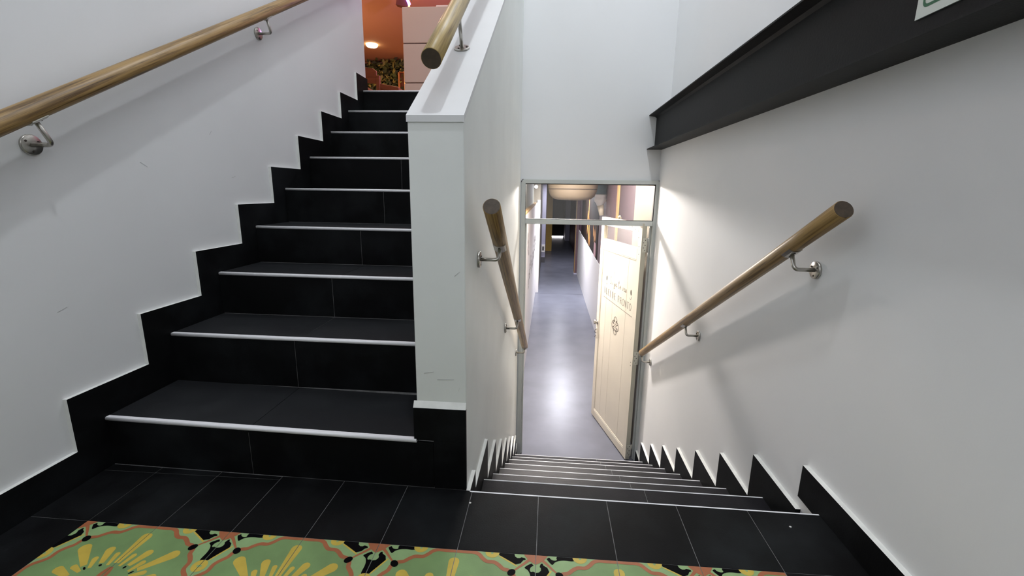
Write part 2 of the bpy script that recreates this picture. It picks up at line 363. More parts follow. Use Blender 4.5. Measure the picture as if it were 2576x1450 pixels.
# ------------------------------------------------------------------ stairs
def nosing(x0, x1, y, zl, zr, parent, hgt=.012, dep=.012):
    b = B(); prof = [(y+dep, 0), (y-.001, 0), (y-.0035, -.0025), (y-.004, -.006), (y-.003, -hgt+.002), (y-.001, -hgt), (y+dep, -hgt)]
    n = len(prof); b.v = [(x0, a, zl+c) for a, c in prof]+[(x1, a, zr+c) for a, c in prof]
    b.face(range(n)); b.face([n+i for i in range(n)][::-1])
    for i in range(n): j = (i+1) % n; b.face((i, n+i, n+j, j), 0, i in (1, 2, 3, 4))
    return b.build('nosing_strip', NOSE, parent)
def quadbox(x0, x1, y0, y1, zl0, zr0, zl1, zr1, name, m, parent):
    b = B().box(x0, x1, y0, y1, 0, 1)
    b.v = [(x, y, (zl1 if x == x0 else zr1) if z else (zl0 if x == x0 else zr0)) for x, y, z in b.v]
    return b.build(name, m, parent)
su = tag(empty('staircase', (-.53, 0, 0)), 'black tiled flight of nine steps climbing between left wall and banister wall', 'staircase')
pts = [(0.0012, -.009)]
for k, (y, z) in enumerate(UP):
    if k: pts += [(y+.0012, UP[k-1][1]-(.0105 if k == 1 else .0019))]
    pts += [(y+.0012, z-.013-(.008 if k == 0 else 0)), (y+.0125, z-.013-(.008 if k == 0 else 0)), (y+.0125, z-(.0105 if k == 0 else .0019))]
pts += [(2.38, UP[-1][1]-.0019), (2.38, 1.3), (.4, -.009)]
keep(B().prism(pts, 'x', XL+.002, XP0-.003).build('stair_core', GROUT), su)
XRS = XP0-.001
JX = [(-.561, -.555), (-.56, -.538), (-.541, -.508), (-.525, -.51), (-.507, -.50), (-.497, -.49), (-.48, -.48), (-.47, -.47), (-.46, -.46)]
for k, (y, z) in enumerate(UP):
    zr = z-(.008 if k == 0 else 0); zl = z+(.006 if k == 0 else 0); z0 = UP[k-1][1] if k else 0
    jr, jt = JX[k]
    if k == 0:
        for xa, xb in ((XL, jr-G), (jr+G, .031-G)):
            keep(quadbox(xa, xb, 0, .0118, fz(xa)+.001, fz(xb)+.001, zl-.0125+(zr-zl)*(xa-XL)/(XRS-XL), zl-.0125+(zr-zl)*(min(xb, XRS)-XL)/(XRS-XL), 'riser_tile', SLATE, su), su)
    else:
        for xa, xb in ((XL, jr-G), (jr+G, XRS)):
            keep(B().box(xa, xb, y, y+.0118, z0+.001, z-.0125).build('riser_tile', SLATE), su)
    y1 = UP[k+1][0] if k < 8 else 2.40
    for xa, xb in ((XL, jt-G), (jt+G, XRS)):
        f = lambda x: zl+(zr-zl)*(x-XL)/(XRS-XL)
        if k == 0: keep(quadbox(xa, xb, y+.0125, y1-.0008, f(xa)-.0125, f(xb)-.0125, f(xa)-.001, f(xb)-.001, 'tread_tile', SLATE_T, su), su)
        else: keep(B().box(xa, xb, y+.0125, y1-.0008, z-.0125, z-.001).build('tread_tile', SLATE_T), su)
    keep(nosing(XL+.001, XRS, y, zl, zr, su), su)
sd = tag(empty('staircase', (.66, 0, 0)), 'black tiled flight of eight steps going down to the cream door', 'staircase')
pts = []
for k, (y, z) in enumerate(DN[:-1]):
    pts += [(y-.0062, z-.001 if k else z-.013), (y-.0062, z-.013), (y-.0021, z-.013), (y-.0021, DN[k+1][1]-.001)]
pts += [(2.08, ZC-.01), (2.08, ZC-.2), (1.7, -1.6), (-.05, -.4), (-.05, -.013)]
keep(B().prism(pts, 'x', XDL+.002, XR-.002).build('stair_core', GROUT), sd)
for k, (y, z) in enumerate(DN[:-1]):
    jx = .745+.01*k; y1 = DN[k+1][0]; z1 = DN[k+1][1]
    keep(B().prism([(y-.006, z-.012), (y-.006, z), (y-.0015, z+.0003), (y+.001, z-.003), (y+.001, z-.012)], 'x', XDL if k else XP1+.012, XR).build('nosing_strip', NOSE), sd)
    for xa, xb in ((XDL, jx-G), (jx+G, XR)):
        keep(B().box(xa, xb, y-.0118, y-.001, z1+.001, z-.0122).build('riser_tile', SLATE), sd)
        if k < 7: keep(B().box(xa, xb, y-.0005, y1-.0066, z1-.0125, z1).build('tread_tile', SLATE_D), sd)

# ------------------------------------------------------------------ stepped skirting (tiles with white painted upper edges)
def skirt(x0, x1, ya, yb, z0, z1, parent, edge, name='skirting_tile', joint=0):
    """face towards x1 ; white edges on top and, if edge, on the y side facing the viewer"""
    b = B().box(min(x0, x1), max(x0, x1), ya+joint, yb-joint, z0, z1)
    b.m[1] = 1
    if 'f' in edge: b.m[2] = 1
    if 'b' in edge: b.m[3] = 1
    o = b.build(name, [SLATE, LEDGE], parent); return o
bl = struct(skirt(XLW, XL, -.099, UP[1][0]+YB, .0, UP[0][1]+HU+.010, None, 'f', 'baseboard_left'))
for k in range(1, 9): skirt(XLW, XL, UP[k][0]+YB, (UP[k+1][0]+YB) if k < 8 else 2.333, UP[k-1][1]-.01, UP[k][1]+HU-(.006 if k > 6 else 0), bl, 'f')
LZ = .117
for (ya, yb) in ((-.42, -.099), (-.83, -.42), (-3, -.83)): skirt(XLW, XL, ya, yb, .002, LZ, bl, '')
br = struct(skirt(XRW, XR, 0, YA, -.02, .089, None, '', 'baseboard_right'))
for (ya, yb) in ((-.222, 0), (-.62, -.222), (-3, -.62)): skirt(XRW, XR, ya, yb, .001, .089, br, '')
for k in range(8): skirt(XRW, XR, DN[k][0]+YA, (DN[k+1][0]+YA) if k < 7 else YE-.005, DN[k+1][1]-.2, DN[k+1][1]+HD, br, '')
bm = struct(skirt(XP1, XDL, .001, YA, -.2, -.001, None, 'f', 'baseboard_middle'))
for k in range(8): skirt(XP1, XDL, DN[k][0]+YA, (DN[k+1][0]+YA) if k < 7 else YE-.005, DN[k+1][1]-.2, DN[k+1][1]+HD, bm, '')
# plinth of the banister wall
B().box(.031+G, XP1+.0005, 0, .0118, .001, .162).build('skirting_tile', SLATE, bm)
b = B().box(XP0-.008, XP1+.0005, 0, .0118, .163, .270); b.m[1] = 1; b.build('skirting_tile', [SLATE, LEDGE], bm)
B().prism([(0.0, .2702), (.012, .2702), (.012, .288)], 'x', XP0-.008, XP1).build('ledge', LEDGE, bm)

# ------------------------------------------------------------------ handrails
def handrail(p0, p1, label, brackets, wallx=None, side=1, group=None, plate=None):
    p0, p1 = Vector(p0), Vector(p1); d = (p1-p0).normalized(); ln = (p1-p0).length
    root = tag(empty('handrail', p0), label, 'handrail')
    ang = math.atan2(d.z, d.y); r = .0252
    b = B().tube([(0, 0, 0), (0, .0008, 0)]+[(0, ln*i/12, 0) for i in range(1, 12)]+[(0, ln-.0008, 0), (0, ln, 0)], [r-.0012, r]+[r]*11+[r, r-.0012], 28)
    o = b.build('rail', OAK, root); o.rotation_euler = (ang, 0, 0)
    for y, s in ((-.0006, -1), (ln+.0006, 1)):
        e = B().lathe([(r-.0016, 0), (r-.0016, .0006*s)] if s > 0 else [(r-.0016, -.0006), (r-.0016, 0)], 28, (0, 0, 0), 'y').build('end_grain', ENDG, root)
        e.rotation_euler = (ang, 0, 0); e.location = (0, (y)*math.cos(ang), (y)*math.sin(ang))
    nrm = Vector((0, -d.z, d.y))
    for (wy, wz) in brackets:
        # point on the rail axis nearest to the elbow
        el = Vector((p0.x, wy, wz)); t = (el-p0).dot(d); q = p0+d*t; topp = q-nrm*(r-.001)
        w = Vector((wallx, wy, wz)); s = 1 if p0.x > wallx else -1
        cs = .016; dirup = (topp-el).normalized()
        path = [w+Vector((.004*s, 0, 0)), el-Vector((cs*s, 0, 0))]
        a, c = el-Vector((cs*s, 0, 0)), el+dirup*cs
        for k in range(1, 6): tt = k/6; path.append(a*(1-tt)**2+el*2*tt*(1-tt)+c*tt*tt)
        path += [c, topp]
        br_ = keep(B().tube(path, .0062, 12).build('bracket', STEEL), root)
        ro = B().lathe([(.0265, 0), (.0275, .002), (.0275, .0065), (.0255, .0085), (.004, .0085)] if s > 0 else [(.004, -.0085), (.0255, -.0085), (.0275, -.0065), (.0275, -.002), (.0265, 0)], 28, w, 'x').build('rosette', STEEL); ro.parent = br_
        for k in range(3):
            th = 2*math.pi*k/3+.5; c2 = w+Vector((.0085*s, .018*math.cos(th), .018*math.sin(th)))
            sc = B().lathe([(.0032, 0), (.0026, .0014)] if s > 0 else [(.0026, -.0014), (.0032, 0)], 10, c2, 'x').build('screw', STEEL_D); sc.parent = br_
        sad = B()
        for sgn in (-1,):
            n0 = len(sad.v); rows = []
            for i in range(9):
                th = math.radians(-48+96*i/8)
                for rr in (r+.0004, r+.0028):
                    for yy in (-.024, .024):
                        v = q+d*yy-nrm*(rr*math.cos(th))+Vector((1, 0, 0))*(rr*math.sin(th)); sad.v.append(tuple(v))
            for i in range(8):
                a0 = n0+i*4; b0 = a0+4
                for f in ((a0+2, b0+2, b0+3, a0+3), (a0, a0+1, b0+1, b0), (a0, b0, b0+2, a0+2), (a0+1, a0+3, b0+3, b0+1)): sad.face(f)
            sad.face((n0, n0+2, n0+3, n0+1)); e = n0+32; sad.face((e, e+1, e+3, e+2))
        s2 = sad.build('saddle', STEEL); s2.parent = br_
        for yy in (-.015, .015):
            c3 = q+d*yy-nrm*(r+.0028); sc = B().tube([c3, c3-nrm*.0015], .003, 10).build('screw', STEEL_D); sc.parent = br_
    return root
sl = .5623
handrail((-.985, -.50, 1.053+sl*(-.50+.157)), (-.985, 2.25, 1.053+sl*(2.25+.157)), 'long oak handrail on the left wall rising beside the ascending steps', [(-.045, 1.013), (1.033, 1.623), (2.06, 2.20)], XLW)
handrail((1.12, .037, .875), (1.12, 2.186, -.321), 'oak handrail on the right wall under the black steel beam', [(.225, .684), (1.177, .155), (2.161, -.387)], XRW)
handrail((.20, .05, .866), (.20, 2.173, -.305), 'oak handrail on the banister wall beside the steps going down', [(.247, .686), (1.208, .147), (2.12, -.34)], XP1)
# the rail standing on the sloping banister top
p0, p1 = Vector((.05, .004, 1.234)), Vector((.05, 2.25, 1.234+.70*2.246))
root = tag(empty('handrail', p0), 'thick oak handrail standing above the sloping white banister top', 'handrail')
d = (p1-p0).normalized(); ln = (p1-p0).length; ang = math.atan2(d.z, d.y); r = .0265
o = B().tube([(0, 0, 0), (0, .0008, 0)]+[(0, ln*i/12, 0) for i in range(1, 12)]+[(0, ln, 0)], [r-.0012, r]+[r]*11+[r-.0012], 28).build('rail', wood('oak_rail_lit', (.44, .31, .11), (.12, .07, .02), .38), root); o.rotation_euler = (ang, 0, 0)  # same oak as the other rails, stronger light put into its colour
e = B().lathe([(r-.0016, -.0006), (r-.0016, 0)], 28, (0, 0, 0), 'y').build('end_grain', ENDG, root); e.rotation_euler = (ang, 0, 0)
capn = Vector((0, -.643, 1)).normalized()
for py in (.444, 1.45):
    base = Vector((.045, py, 1.1+.643*(py-.008)+.0005)); t = (base-p0).dot(d); yq = py-.062; q = Vector((.048, yq, p0.z+.70*(yq-.004)-r*1.1))
    po = keep(B().tube([base, q], .0062, 12).build('bracket', STEEL), root)
    ro = B().tube([base+capn*.0, base+capn*.003, base+capn*.0062], [.027, .027, .024], 28).build('rosette', STEEL); ro.parent = po
    for k in range(3):
        th = 2*math.pi*k/3; ax = Vector((1, 0, 0)); ay = capn.cross(ax); c2 = base+capn*.0062+ax*.017*math.cos(th)+ay*.017*math.sin(th)
        sc = B().tube([c2, c2+capn*.002], .0035, 10).build('screw', STEEL_D); sc.parent = po

# ------------------------------------------------------------------ steel beam and sign
b = B(); zt, zb = 1.468, 1.222; tf = .009
xw = 1.132; xt = 1.077
prof = [(xt, zb), (XRW-.0, zb), (XRW-.0, zb+tf), (xw+.012, zb+tf+.003), (xw+.007, zb+tf+.012), (xw+.007, zt-tf-.012), (xw+.012, zt-tf-.003), (XRW, zt-tf), (XRW, zt), (xt, zt), (xt, zt-tf+.003), (xw-.012, zt-tf-.003), (xw, zt-tf-.013), (xw, zb+tf+.013), (xw-.012, zb+tf+.003), (xt, zb+tf-.003)]
tag(b.prism(prof, 'y', -2.98, YE+.011).build('steel_beam', BEAM), 'black painted steel I-beam running along the right wall', 'beam')
sg = tag(B().box(xw-.004, xw-.0003, -.42, -.078, 1.279, 1.46).build('wall_sign', SIGNW), 'white sign with green rounded border stuck on the black beam', 'sign')
gb = B(); ro_, ri_ = [], []
def rr(y0, y1, z0, z1, r_):
    o = []
    for cy, cz, a0 in ((y1-r_, z1-r_, 0), (y0+r_, z1-r_, 90), (y0+r_, z0+r_, 180), (y1-r_, z0+r_, 270)):
        for k in range(6): a = math.radians(a0+90*k/5); o.append((cy+r_*math.cos(a), cz+r_*math.sin(a)))
    return o
oo, ii = rr(-.405, -.0935, 1.2965, 1.445, .013), rr(-.399, -.0995, 1.3025, 1.439, .008)
n = len(oo); gb.v = [(xw-.0045, y, z) for y, z in oo+ii]
for i in range(n): j = (i+1) % n; gb.face((i, n+i, n+j, j))
gb.build('green_border', SIGNG, sg)
B().box(xw-.0046, xw-.004, -.36, -.115, 1.312, 1.316).build('green_bar', SIGNG, sg)

# ------------------------------------------------------------------ door frame, transom, door leaf
df = struct(B().prism([(.138, ZC), (.138, .965), (.142, .978), (.150, .988), (.162, .994), (1.174, .997), (1.186, .991), (1.195, .981), (1.198, .968), (1.198, ZC), (1.162, ZC), (1.162, .966), (.172, .962), (.172, ZC)], 'y', YE-.01, YE+.05).build('trim_1', FRAME, bevel=.003))
B().box(.172, 1.162, YE-.008, YE+.048, .651, .690).build('transom_bar', FRAME, df, bevel=.003)
B().box(.172, .186, YE+.012, YE+.048, ZC, .651).build('door_stop', FRAME, df, bevel=.002)
B().box(1.149, 1.162, YE+.022, YE+.048, ZC, .651).build('door_stop', FRAME, df, bevel=.002)
for (x0, x1, z0, z1) in ((.168, 1.166, .958, .969), (.168, .175, .692, .966), (1.156, 1.166, .692, .966), (.172, 1.162, .6895, .6925)):
    B().box(x0, x1, YE-.0085, YE+.02, z0, z1).build('gasket', GASKET, df)
for xs in (1, -1):
    cx = .157 if xs > 0 else 1.18
    pts = [(cx-xs*(.0215*math.cos(math.radians(a))), .972+.0245*math.sin(math.radians(a))) for a in range(0, 91, 15)]+[(cx-xs*(.018*math.cos(math.radians(a))), .971+.0215*math.sin(math.radians(a))) for a in range(90, -1, -15)]
    B().prism(pts, 'y', YE-.0105, YE-.004).build('corner_gap', GASKET, df)
wn = struct(B().box(.174, 1.160, YE+.008, YE+.012, .690, .967).build('window_1', GLASS))

# door leaf in local coordinates: X along the leaf from the hinge, Y thickness, Z up
A0 = Vector((1.0875, 2.358, ZC+.012)); DV = Vector((-.2606, .9655, 0)); LW, LH, LT = .845, 2.045, .038
dr = struct(bpy.data.objects.new('door_1', None)); COL.objects.link(dr)
dr.location = A0; dr.rotation_euler = (0, 0, math.atan2(DV.y, DV.x))   # local -Y is away from viewer (+x side), +Y faces the viewer's left
def dpart(b, name, m, bevel=0, parent=None):
    o = b.build(name, m, parent or dr, bevel); return o
S0 = .045                       # measured leaf coordinate s = X - S0
X = lambda s: s+S0
def leafbox(s0, s1, z0, z1, y0=-LT, y1=0):
    return B().box(X(s0), X(s1), y0, y1, z0, z1)
hs = leafbox(-.045, .02, 0, LH); hs.m[4] = 1; dpart(hs, 'hinge_stile', [DOORP, DOOREDGE], .002)
dpart(leafbox(.735, .80, 0, LH), 'lock_stile', DOORP, .002)
dpart(leafbox(.02, .735, 1.972, LH), 'top_rail', DOORP, .002)
dpart(leafbox(.02, .735, 1.752, 1.845), 'middle_rail', DOORP, .002)
dpart(leafbox(.02, .735, 0, .075), 'bottom_rail', DOORP, .002)
for (s0, s1) in ((.02, .1665), (.1685, .45), (.452, .60), (.602, .735)):
    dpart(leafbox(s0, s1, .075, 1.752, -LT+.006, -.007), 'plank', DOORP, .0015)
dpart(B().prism([(X(.03), 0), (X(.735), 0), (X(.735), 0)], 'z', .0, .001) if False else leafbox(.02, .735, .075, .087, -.007, -.002), 'moulding', DOORP, .002)
dpart(leafbox(.02, .735, 1.742, 1.752, -.007, -.002), 'moulding', DOORP, .002)
dpart(leafbox(.727, .735, .087, 1.742, -.007, -.003), 'moulding', DOORP, .001)
dpart(leafbox(.02, .735, 1.845, 1.972, -.022, -.018), 'pane', DGLASS)
# hinges on the hinge edge, each with its screws
for hz in (.01, .86, 1.80):
    h = dpart(B().box(X(-.045)-.003, X(-.045)+.0005, -LT-.008, -.008, hz+.02, hz+.13), 'hinge', mat('hinge_grey', (.62, .61, .52), .4) if hz == .01 else bpy.data.materials['hinge_grey'])
    B().tube([(X(-.045)-.005, -LT-.012, hz+.018), (X(-.045)-.005, -LT-.012, hz+.132)], .006, 10).build('knuckle', STEEL, h)
    for (ya, za) in ((-.030, .035), (-.016, .055), (-.030, .075), (-.016, .095), (-.030, .115)):
        B().lathe([(.003, -.0045), (.004, -.003)], 8, (X(-.045), ya, hz+za), 'x').build('screw', STEEL_D, h)
# little nail holes near the top corner, hook stud, knob, latch
for (s, z) in ((.20, 2.0), (.14, 2.005), (.08, 1.99), (-.005, 1.86), (-.01, 1.80), (.01, 1.93), (-.012, .86), (-.014, .89), (.725, 1.765)):
    dpart(B().lathe([(.0045, .0), (.003, .0012)], 8, (X(s), 0, z), 'y'), 'nail', STEEL_D)
dpart(B().tube([(X(.45), -.012, LH-.002), (X(.45), -.012, LH+.02), (X(.42), -.012, LH+.03), (X(.40), -.012, LH+.012)], .007, 8), 'top_hook', DOOREDGE)
kn = dpart(B().lathe([(.024, 0), (.024, .004), (.011, .006), (.011, .014), (.020, .018), (.025, .026), (.023, .034), (.012, .038)], 20, (X(.768), 0, 1.01), 'y'), 'door_knob', STEEL)
lt = dpart(B().box(X(.750), X(.790), 0, .003, .845, .945), 'latch_plate', DOORP, .001)
B().tube([(X(.772), .003, .935), (X(.772), .02, .925), (X(.772), .02, .90), (X(.772), .004, .895)], .003, 8).build('latch_hook', STEEL_D, lt)
B().tube([(X(.772), .003, .865), (X(.772), .018, .860), (X(.772), .018, .850)], .003, 8).build('latch_hook', STEEL_D, lt)
# lettering: flat strokes lying on the planks (flat print)
def ribbon(b, pts, w0, w1=None, y=-.0064):
    w1 = w0 if w1 is None else w1; n = len(b.v); k = len(pts)
    for i, (x, z) in enumerate(pts):
        a, c = pts[max(0, i-1)], pts[min(k-1, i+1)]; dx, dz = c[0]-a[0], c[1]-a[1]; l = math.hypot(dx, dz) or 1
        w = (w0+(w1-w0)*i/max(1, k-1))/2; b.v += [(X(x)+dz/l*w, y, z-dx/l*w), (X(x)-dz/l*w, y, z+dx/l*w)]
    for i in range(k-1): q = n+2*i; b.face((q, q+1, q+3, q+2))
GL = {'V': [([(0, 1), (.5, 0)], .17), ([(.5, 0), (1, 1)], .05)],
      'U': [([(.0, 1), (0, .25), (.15, .04), (.5, 0)], .15), ([(.5, 0), (.85, .05), (1, .25), (1, 1)], .05)],
      'E': [([(.1, 0), (.1, 1)], .15), ([(.1, 1), (.85, 1)], .05), ([(.1, .55), (.7, .55)], .05), ([(.1, 0), (.85, 0)], .05)],
      'L': [([(.1, 1), (.1, 0)], .15), ([(.1, 0), (.8, 0)], .05)],
      'P': [([(.1, 0), (.1, 1)], .15), ([(.1, 1), (.7, .97), (.95, .78), (.7, .55), (.1, .52)], .06)],
      'R': [([(.1, 0), (.1, 1)], .15), ([(.1, 1), (.7, .97), (.95, .78), (.7, .55), (.1, .52)], .06), ([(.5, .52), (1, 0)], .1)],
      'O': [([(.5+.5*math.cos(t), .5+.5*math.sin(t)) for t in [math.pi*2*i/16 for i in range(17)]], .09)],
      'N': [([(.05, 0), (.05, 1)], .05), ([(.05, 1), (.95, 0)], .15), ([(.95, 0), (.95, 1)], .05)],
      'T': [([(.5, 0), (.5, 1)], .15), ([(0, 1), (1, 1)], .06)]}
adv = .0470; hL = .060
for i, ch in enumerate('VUELVE PRONTO'):
    if ch == ' ': continue
    lb = B(); x0 = .655-adv*i-(.0 if i < 7 else -.012); zb0 = 1.336-.0022*i
    for st, w in GL[ch]:
        ribbon(lb, [(x0-px*adv*.74, zb0+pz*hL) for px, pz in st], max(w*.046, .0022))
    o = dpart(lb, 'letter', INK)
# handwritten line "Si ya te vas"
SCR = {'S': [[(.8, .95), (.55, 1.05), (.25, .9), (.3, .65), (.7, .45), (.65, .1), (.2, 0), (0, .15)]],
       'i': [[(.1, .5), (.15, .1), (.4, 0), (.7, .3)], [(.15, .75), (.2, .8)]],
       'y': [[(0, .5), (.15, .15), (.45, .15), (.7, .5)], [(.7, .5), (.6, 0), (.35, -.5), (.05, -.45), (.3, -.1), (1, .25)]],
       'a': [[(.7, .5), (.3, .5), (.05, .25), (.25, 0), (.6, .2), (.75, .5)], [(.75, .5), (.7, .1), (.9, 0), (1.1, .2)]],
       't': [[(.45, 1.1), (.3, .4), (.35, .05), (.6, 0), (.9, .2)], [(0, .75), (.9, .8)]],
       'e': [[(.05, .25), (.6, .35), (.5, .55), (.2, .45), (.1, .15), (.35, 0), (.8, .2)]],
       'v': [[(0, .5), (.3, 0), (.75, .55), (1, .5)]],
       's': [[(.1, .1), (.45, .6), (.5, .2), (.3, 0), (0, .05)]]}
xp = .530
for ch in 'Si ya te vas':
    if ch == ' ': xp -= .022; continue
    lb = B(); h = .062 if ch in 'St' else .052
    for st in SCR[ch]:
        ribbon(lb, smooth([(xp-px*.032, 1.452-(.53-xp)*.03+pz*h) for px, pz in st], 3), .0042, .003)
    dpart(lb, 'letter', INK); xp -= .034
ub = B(); ribbon(ub, [(.662, 1.300), (.041, 1.266)], .0035); dpart(ub, 'underline', INK)
for (s, z, sg_) in ((.612, 1.475, 1), (.088, 1.452, -1)):
    lb = B()
    n = len(lb.v); pp = ell(s, z+.012, .011, .024, .15*sg_); lb.v += [(X(a), -.0064, c) for a, c in pp]; lb.face(range(len(pp))[::-1])
    ribbon(lb, [(s+.012*sg_, z-.02), (s+.010*sg_, z-.04), (s-.006*sg_, z-.048), (s-.016*sg_, z-.034)], .004)
    dpart(lb, 'leaf_mark', INK)
# rosette emblem
def ring(b, pts, w): ribbon(b, pts+[pts[0], pts[1]], w)
eb = B(); ec = (.358, 1.092)
def quat(R_, rr_):
    o = []
    for k in range(4):
        a0 = math.pi/2*k; c = (ec[0]+R_*.9*math.cos(a0), ec[1]+R_*math.sin(a0))
        for j in range(9):
            a = a0-1.95+3.9*j/8; o.append((c[0]+rr_*.95*math.cos(a), c[1]+rr_*math.sin(a)))
    return o
ring(eb, quat(.045, .040), .0045); ring(eb, quat(.042, .034), .002)
for k in range(8):
    a = math.pi/4*k+.39; rr_ = .047 if k % 2 == 0 else .047
    pp = ell(ec[0]+rr_*.95*math.cos(a), ec[1]+rr_*math.sin(a), .013, .0075, a); n = len(eb.v); eb.v += [(X(p), -.0064, q) for p, q in pp]; eb.face([n+i for i in range(len(pp))][::-1])
for k in range(4):
    a = math.pi/2*k; ribbon(eb, [(ec[0]+.008*math.cos(a), ec[1]+.008*math.sin(a)), (ec[0]+.03*math.cos(a), ec[1]+.03*math.sin(a))], .0045)
for k in range(4):
    a = math.pi/2*k+.78; ribbon(eb, [(ec[0]+.012*math.cos(a-.6), ec[1]+.012*math.sin(a-.6)), (ec[0]+.028*math.cos(a), ec[1]+.028*math.sin(a)), (ec[0]+.012*math.cos(a+.6), ec[1]+.012*math.sin(a+.6))], .003)
dpart(eb, 'flower_emblem', INK)

# ------------------------------------------------------------------ corridor behind the door
CT = 1.2
cf = struct(B().box(-.6, 1.6, 2.08, 8.752, ZC-.1, ZC).build('floor', CFLOOR))
B().box(-.6, 1.6, 8.758, 22, ZC-.1, ZC+.001).build('floor_section', CFLOOR, cf)
B().box(-.6, 1.6, 8.75, 8.76, ZC-.1, ZC-.004).build('floor_joint', BLACK, cf)
cc = struct(B().box(-.8, 1.7, YE+.05, 9.2, CT, CT+.1).build('ceiling', CEIL))
B().box(-.8, 1.7, 9.2, 22, CT-.06, CT+.1).build('lowered_ceiling', DARK, cc)
cl = struct(B().box(.045, .10, YE+.05, 8.85, ZC, .64).build('wall_corridor_left', CWALL))
B().box(.045, .104, YE+.05, 8.0, .64, .665).build('wood_cap', ORANGEW, cl)
B().box(-.3, .045, YE+.05, 8.0, ZC, CT).build('upper_wall', GREENISH, cl)
jw = struct(B().box(-.3, .158, 8.85, 10.8, ZC, CT).build('wall_jamb', CREAM))
B().box(.10, .165, 8.835, 8.93, ZC, .70).build('white_jamb', CWALL, jw)
struct(B().box(-.3, .15, 10.8, 13.2, ZC, CT).build('wall_recess', DARK))
lv = struct(B().box(-.3, .265, 13.2, 16.08, ZC+.18, CT).build('wall_lavender', LAV)); B().box(-.3, .263, 13.202, 16.08, ZC, ZC+.18).build('base_band', DARK, lv)
struct(B().box(-.3, .494, 16.08, 21.5, ZC, CT).build('wall_ochre', YEL))
fe = struct(B().box(-.3, 1.7, 21.5, 21.7, ZC, CT).build('wall_far', DARK))
d2 = struct(B().box(.50, 1.12, 21.46, 21.5, ZC+.07, CT-.1).build('door_2', BLACK))
B().box(.51, 1.09, 21.47, 21.49, ZC+.005, ZC+.062).build('lit_gap', WGLOW, d2)
struct(B().box(1.138, 1.5, 19.9, 21.5, ZC, CT).build('wall_grey', LAV))
struct(B().box(1.345, 1.6, 11.5, 19.9, ZC, CT).build('wall_plum', PLUM))
wp = struct(B().box(1.114, 1.5, 11.3, 11.5, ZC+.02, CT).build('wall_stub', MAUVE))
B().box(1.106, 1.122, 11.29, 11.5, ZC+.03, CT).build('orange_edge', ORANGEW, wp); B().box(1.10, 1.3, 11.28, 11.5, ZC, ZC+.035).build('stub_base', LAV, wp)
cr = struct(B().box(1.19, 1.5, YE+.08, 3.32, ZC, CT).build('wall_corridor_right', CREAM))
B().box(1.194, 1.5, 3.32, 4.33, ZC, CT).build('plum_panel', mat('plum_panel', (.036, .021, .026), .6), cr)
B().box(1.18, 1.5, 4.33, 4.47, ZC, CT).build('orange_post', ORANGEW, cr)
B().box(1.19, 1.5, 4.47, 6.35, -.25, CT).build('mauve_panel', MAUVE, cr)
B().box(1.20, 1.5, 6.35, 11.3, -.2, CT).build('back_wall', PLUM, cr)
for (ya, yb, z1, z2) in ((4.47, 8.68, -.28, -.17), (8.70, 11.29, -.16, -.13)):
    B().prism([(ya, ZC), (ya, z1), (yb, z2), (yb, ZC)], 'x', 1.182, 1.5).build('wainscot_panel', CWALL, cr)
# mural above the wainscot: dark panel with flame like orange shapes
mu = tag(B().box(1.186, 1.199, 6.4, 10.3, -.27, CT-.02).build('wall_mural', mat('mural_dark', (.02, .011, .008), .85, spec=.1, noise=.6, nscale=3)), 'dark brown mural with orange flame shapes above the white wainscot', 'mural')
FL = mat('mural_orange', (.75, .33, .08), .5, noise=.7, nscale=9, stretch=(1, 4, 1))
for (y, z, h, w) in ((8.1, .10, .62, .22), (8.5, .25, .5, .16), (7.85, .0, .34, .12), (8.3, .55, .5, .12), (6.95, .12, .26, .2), (7.15, .22, .26, .12), (6.75, .18, .3, .1)):
    pts = [(y-w/2, z), (y-w*.6, z-h*.2), (y-w*.2, z-h*.5), (y+w*.25, z-h*.35), (y+w*.55, z), (y+w*.3, z+h*.2), (y+w*.15, z+h*.5), (y-w*.1, z+h*.15), (y-w*.25, z+h*.42)]
    B().prism(pts, 'x', 1.1835, 1.186).build('flame_shape', FL, mu)
B().prism(rr(6.62, 6.95, -.26, .02, .1), 'x', 1.183, 1.186).build('pink_shape', mat('mural_pink', (.42, .22, .24), .6), mu)
# switch frame on the left jamb corner
sw = tag(B().prism([(.152, -1.03+.0), (.262, -1.03), (.262, -.80), (.152, -.80)], 'y', 13.16, 13.2).build('wall_box', mat('switch_white', (.85, .83, .80), .5)), 'small white framed switch box on the lavender wall end', 'switch')
B().prism([(.175, -.98), (.235, -.98), (.235, -.85), (.175, -.85)], 'y', 13.155, 13.16).build('dark_slot', DARK, sw)
# smoke sensor high on the jamb
tag(B().lathe([(.036, -.03), (.045, -.012), (.045, 0)], 20, (.055, 8.85, .985), 'y').build('smoke_sensor', mat('sensor_white', (.8, .8, .76), .5)), 'round white sensor high on the corridor corner seen through the transom', 'sensor')
